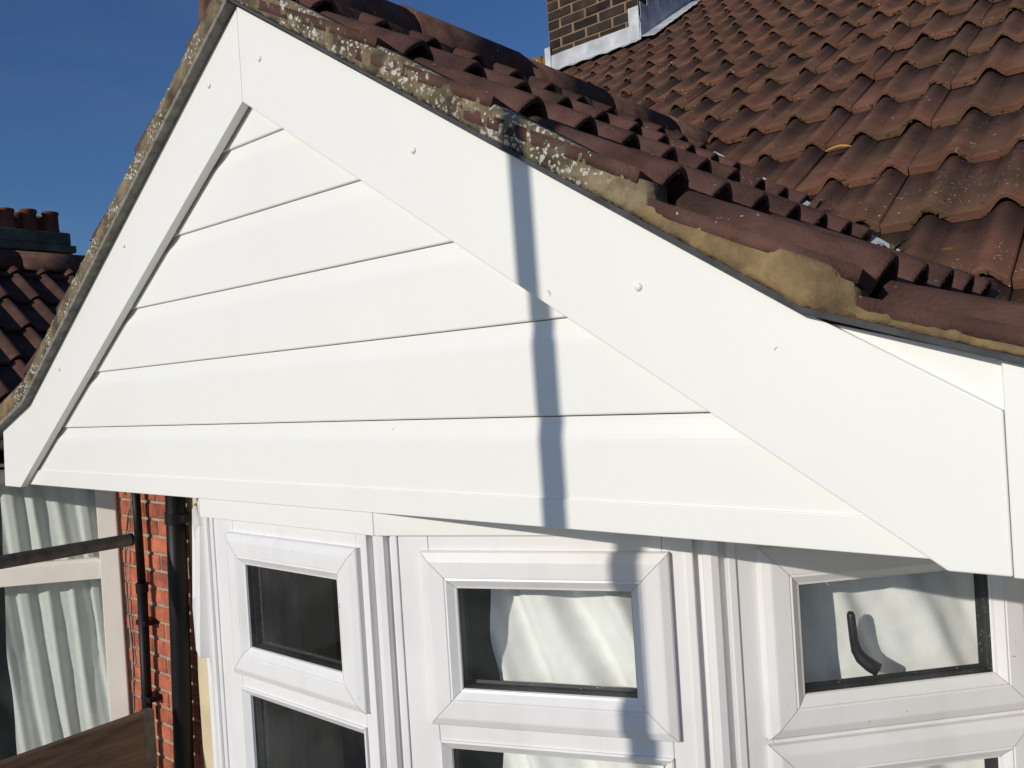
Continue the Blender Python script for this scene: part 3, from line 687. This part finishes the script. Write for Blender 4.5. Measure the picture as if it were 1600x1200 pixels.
bm = bmesh.new(); add_box(bm, (0.001, -0.05, -2.0), (0.022, -0.004, -0.27), FN, 0.002); bm_obj('mastic_bead', bm, M['joint'], nwin)
bm = bmesh.new()
add_box(bm, (-1.28, -0.12, -5.2), (0.02, -0.01, -2.01), FN); bm_obj('bay_wall', bm, M['joint'], neigh)
FB = FN((-1.28, 0, 0))
bm = bmesh.new(); add_box(bm, (FB.x - 1.1, FB.y, -5.2), (FB.x, FB.y + 0.1, -0.26)); bm_obj('bay_wall', bm, M['joint'], neigh)
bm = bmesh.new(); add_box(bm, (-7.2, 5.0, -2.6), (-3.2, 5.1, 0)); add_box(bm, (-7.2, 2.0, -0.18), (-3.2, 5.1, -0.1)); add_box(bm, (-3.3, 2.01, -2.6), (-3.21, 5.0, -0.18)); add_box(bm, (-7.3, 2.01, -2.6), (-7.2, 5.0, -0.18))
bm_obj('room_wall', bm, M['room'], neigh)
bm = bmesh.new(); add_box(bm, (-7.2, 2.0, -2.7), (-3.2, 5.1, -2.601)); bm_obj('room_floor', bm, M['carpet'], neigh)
pc = [(FN((-1.15, -0.13, 0)), nrm(A3)), (FN((-0.05, -0.13, 0)), nrm(A3))]
tag(curtain('curtain', [(FN((-0.56, -0.13, 0)), nrm(A3)), (FN((-0.03, -0.13, 0)), nrm(A3))], -1.98, -0.28, M['sage'], 0.020, 0.105, 0.10, 1.0, 30), 'pale sage pleated curtain in the window at the far left', 'curtain')
# gable roof of the neighbour (right slope seen)
bm = bmesh.new()
for sx in (1, -1): add_prism(bm, [(NX, 0.80), (NX + sx * 1.40, 0.80 - TA * 1.40), (NX + sx * 1.40, 0.76 - TA * 1.40), (NX, 0.75)], 1.0, 3.2)
nroof = bm_obj('gable_roof', bm, M['deck'], neigh)
n2 = tile_mesh('neighbour_roof_tile', 0.42, 0.036, M['tile3'], hw=0.040); n2s = tile_mesh('neighbour_roof_tile_cut', 0.17, 0.036, M['tile3'], hw=0.040)
zap = 0.845
for ci in range(6):
    e = 0.185 + 0.315 * ci
    for k in range(8):
        x = NX + e * CA; z = zap - e * SA; y0 = 0.985 + 0.30 * k
        if main_z(y0) > z + 0.4 or x > -3.72: continue
        lay(n2s if ci == 0 else n2, (x, y0, z), (0, 1, 0), (-CA, 0, SA), 0.021, 0.315, nroof)
rn = ridge_mesh('ridge_tile', 0.445, 0.115, M['ridge'])
for k in range(5):
    o = bpy.data.objects.new('ridge_tile', rn); o.location = (NX, 0.99 + 0.45 * k, 0.80); o.parent = nroof; COL.objects.link(o)
bm = bmesh.new(); add_prism(bm, [(NX - 1.3, -0.24), (-3.87, -0.24), (-3.87, -0.08), (NX, 0.78), (NX - 1.3, -0.06)], 1.0, 1.05); bm_obj('gable_board', bm, M['board'], neigh)
bm = bmesh.new(); add_box(bm, (NX - 1.3, 1.05, -0.238), (-3.87, 1.766, -0.225)); bm_obj('soffit_board', bm, M['board'], neigh)
bm = bmesh.new(); add_prism(bm, [(1.45, -0.10), (4.6, -0.10 + 3.15 * TB), (8, -0.1), (8, -0.2), (4.6, -0.2 + 3.15 * TB), (1.45, -0.2)], -6.9, -3.97, lambda p: Vector((p[1], p[0], p[2]))); bm_obj('main_roof', bm, M['tile'], neigh)
bm = bmesh.new(); add_box(bm, (-7.4, 7.8, -5.2), (-3.16, 8.0, -0.2)); add_box(bm, (-7.4, 2.0, -5.2), (-7.31, 7.8, -0.2)); bm_obj('rear_wall', bm, M['joint'], neigh)

# ------------------------------------------------------------------ pipes and cable on the brick wall
t = thing('soil_pipe', 'thick black soil pipe on the wall between the brick house and the bow window', 'pipe', (-3.29, 1.70, -5.2))
bm = bmesh.new(); add_tube(bm, [(-3.195, 1.70, -0.24), (-3.235, 1.70, -0.90), (-3.275, 1.70, -1.50), (-3.29, 1.70, -5.2)], 0.0385, 28); bm_obj('pipe', bm, M['black'], t, smooth=True)
bm = bmesh.new(); add_tube(bm, [(-3.208, 1.70, -0.455), (-3.211, 1.70, -0.500)], 0.043, 28); add_box(bm, (-3.180, 1.69, -0.493), (-3.130, 1.735, -0.463), bevel=0.003); add_box(bm, (-3.225, 1.73, -0.493), (-3.195, 1.768, -0.463), bevel=0.003); bm_obj('bracket', bm, M['black'], t)
t = thing('waste_pipe', 'thin black waste pipe with a joint running down the orange brick wall', 'pipe', (-3.59, 1.715, -5.2))
bm = bmesh.new(); add_tube(bm, [(-3.566, 1.715, -0.24), (-3.566, 1.715, -0.80)], 0.0175, 18); add_tube(bm, [(-3.566, 1.715, -0.80), (-3.592, 1.715, -1.34), (-3.60, 1.715, -5.2)], 0.0215, 18); bm_obj('pipe', bm, M['black'], t, smooth=True)
bm = bmesh.new(); add_tube(bm, [(-3.5658, 1.715, -0.785), (-3.5668, 1.715, -0.825)], 0.026, 18); bm_obj('collar', bm, M['black'], t)
for z in (-0.97, -1.30):
    bm = bmesh.new(); add_box(bm, (-3.615, 1.70, z), (-3.535, 1.768, z + 0.022), bevel=0.003); bm_obj('bracket', bm, M['black'], t)
def cable(pts, r, label):
    P = [Vector(p) for p in pts]; out = []
    for i in range(len(P) - 1):
        p0, p1, p2, p3 = P[max(i - 1, 0)], P[i], P[i + 1], P[min(i + 2, len(P) - 1)]
        for k in range(8):
            t_ = k / 8; out.append(0.5 * (2 * p1 + (p2 - p0) * t_ + (2 * p0 - 5 * p1 + 4 * p2 - p3) * t_ ** 2 + (-p0 + 3 * p1 - 3 * p2 + p3) * t_ ** 3))
    out.append(P[-1]); bm = bmesh.new(); add_tube(bm, out, r, 8)
    return tag(bm_obj('cable', bm, M['cable'], smooth=True, recentre=True), label, 'cable')
cable([(-3.66, 1.757, -0.26), (-3.664, 1.757, -0.399), (-3.739, 1.757, -0.503), (-3.789, 1.755, -0.689), (-3.799, 1.757, -0.932), (-3.78, 1.755, -1.147), (-3.806, 1.757, -1.42), (-3.81, 1.757, -2.0)], 0.0035, 'grey cable bowing out down the brick beside the window frame')
cable([(-3.70, 1.757, -0.26), (-3.70, 1.757, -0.401), (-3.732, 1.757, -0.563), (-3.765, 1.755, -0.879), (-3.762, 1.757, -1.122), (-3.75, 1.757, -1.2)], 0.0022, 'thinner darker cable nearer the waste pipe on the brick')

# ------------------------------------------------------------------ scaffold
t = thing('scaffold_tube', 'dark scaffold tube poking across the far left window, its end by the waste pipe', 'tube', (-3.25, 1.1, -0.53))
bm = bmesh.new(); add_tube(bm, [(-3.25, 0.30, -0.517), (-3.25, 1.533, -0.538)], 0.0242, 24, False); add_tube(bm, [(-3.25, 1.533, -0.538), (-3.25, 0.30, -0.517)], 0.0205, 24, False)
bm_obj('tube_wall', bm, M['tube'], t, smooth=True)
bm = bmesh.new(); add_tube(bm, [(-3.25, 1.525, -0.5378), (-3.25, 1.536, -0.538)], 0.0245, 24); bm_obj('end_plug', bm, M['black'], t)
t = thing('scaffold_board', 'brown timber scaffold board on edge at bottom left below the window', 'board', (-3.25, 0.9, -1.45))
bm = bmesh.new(); add_box(bm, (-3.288, -0.6, -1.447), (-3.25, 1.577, -1.222), bevel=0.004); bm_obj('plank', bm, M['plank'], t)
bm = bmesh.new(); add_box(bm, (-3.29, 1.535, -1.448), (-3.2488, 1.5785, -1.2208), bevel=0.002); bm_obj('end_band', bm, M['tube'], t)
t = thing('scaffold_pole', 'upright scaffold pole behind the viewer that throws the narrow shadow on the gable', 'pole', (-0.73, -0.62, -5.2))
px = lambda z: -0.889 - 0.012 * (z - 0.322)
bm = bmesh.new(); add_tube(bm, [(px(-5.2), -0.6, -5.2), (px(1.02), -0.6, 1.02)], 0.0215, 24); bm_obj('tube_wall', bm, M['tube'], t, smooth=True)
bm = bmesh.new(); add_tube(bm, [(px(-0.2) + 0.002, -0.6, -0.35), (px(0.62) + 0.002, -0.6, 0.60)], 0.0240, 24); bm_obj('sleeve', bm, M['tube'], t, smooth=True)

# ------------------------------------------------------------------ distant house and its chimney
bm = bmesh.new(); add_box(bm, (-14.6, 4.2, -5.2), (-12.9, 9, 0.6)); bm_obj('house_wall', bm, M['brick'], far)
bm = bmesh.new(); add_prism(bm, [(4.0, 0.5), (6.6, 2.0), (9.2, 0.5), (9.2, 0.4), (6.6, 1.85), (4.0, 0.4)], -14.8, -12.8, lambda p: Vector((p[1], p[0], p[2]))); bm_obj('main_roof', bm, M['tile3'], far)
bm = bmesh.new(); add_box(bm, (-13.75, 3.6, 0.4), (-13.08, 5.46, 2.30), bevel=0.01); fch = bm_obj('chimney', bm, M['dbrick'], far)
bm = bmesh.new(); add_box(bm, (-13.83, 3.52, 2.30), (-13.0, 5.60, 2.405), bevel=0.012); add_box(bm, (-13.80, 3.55, 2.405), (-13.03, 5.54, 2.60), bevel=0.02); bm_obj('chimney_cap', bm, M['cap'], fch)
bm = bmesh.new(); pr = [(0.118, 0), (0.118, 0.03), (0.112, 0.05), (0.106, 0.27), (0.116, 0.275), (0.118, 0.31), (0.108, 0.315), (0.092, 0.31), (0.088, 0.05)]
rg = [[bm.verts.new((r * math.cos(a), r * math.sin(a), z)) for a in [k * math.pi / 12 for k in range(24)]] for r, z in pr]
for A, B in zip(rg, rg[1:]):
    for k in range(24): bm.faces.new((A[k], A[(k + 1) % 24], B[(k + 1) % 24], B[k]))
bmesh.ops.recalc_face_normals(bm, faces=bm.faces); pm = bpy.data.meshes.new('chimney_pot'); bm.to_mesh(pm); bm.free(); pm.materials.append(M['pot'])
for p in pm.polygons: p.use_smooth = True
for row, dx in ((0, -13.2), (1, -13.58)):
    for k in range(5):
        o = bpy.data.objects.new('chimney_pot', pm); o.location = (dx, 5.33 - 0.305 * k + row * 0.0, 2.60); o.scale = (1, 1, 1 + random.uniform(-0.05, 0.07)); o.parent = fch; COL.objects.link(o)

# ------------------------------------------------------------------ weeds in the valley, a leaf on the tiles
M['weed'] = mat('green_weed', (0.07, 0.085, 0.025), 0.8, 0.3, 60); M['leaf'] = mat('yellow_leaf', (0.42, 0.25, 0.04), 0.7, 0.25, 90)
def weed(p, n, h, label, seed):
    random.seed(seed); bm = bmesh.new()
    for k in range(n):
        a = random.uniform(0, 6.28); l = h * random.uniform(0.5, 1.0); q = Vector((math.cos(a), math.sin(a), 0)); w_ = 0.0025 * random.uniform(0.8, 1.6)
        sd_ = q.cross(Vector((0, 0, 1))) * w_; pts = []
        for t_ in (0, 0.35, 0.7, 1.0):
            c = q * (l * 0.75 * t_ ** 1.5) + Vector((0, 0, l * (t_ - 0.35 * t_ * t_))); ww = 1.0 - abs(t_ - 0.4) * 1.1
            pts.append((bm.verts.new(c - sd_ * ww), bm.verts.new(c + sd_ * ww)))
        for (a0, b0), (a1, b1) in zip(pts, pts[1:]): bm.faces.new((a0, b0, b1, a1))
    o = bm_obj('weed', bm, M['weed']); o.location = p; return tag(o, label, 'weed')
vp = lambda x: (x, 1 + ((0.873 - TA * (x - AX)) + 0.355) / TB, 0.873 - TA * (x - AX))
for x, n, h, lab, sd_ in ((-0.735, 16, 0.045, 'small green weed in the valley where the two tile roofs meet, the upper of two', 2), (-0.49, 20, 0.05, 'small green weed in the valley between the roofs, the lower of two', 5)):
    X, Y, Z = vp(x); weed((X, Y - 0.02, Z + 0.005), n, h, lab, sd_)
bm = bmesh.new(); g = []
for k in range(9):
    t_ = k / 8; wv = 0.011 * math.sin(math.pi * min(1, t_ * 0.92 + 0.06)); c = Vector((0.075 * t_ - 0.037, 0.006 * math.sin(3 * t_), 0.007 * math.sin(math.pi * t_)))
    g.append((bm.verts.new(c + Vector((0, wv, 0.003))), bm.verts.new(c), bm.verts.new(c - Vector((0, wv, -0.002)))))
for A, B in zip(g, g[1:]):
    for j in range(2): bm.faces.new((A[j], A[j + 1], B[j + 1], B[j]))
leaf = bm_obj('fallen_leaf', bm, M['leaf']); leaf.location = (-0.799, 2.549, 0.615); leaf.rotation_euler = (math.radians(28), 0, math.radians(8))
tag(leaf, 'yellow fallen leaf lying in a hollow of the brown roof tiles', 'leaf')
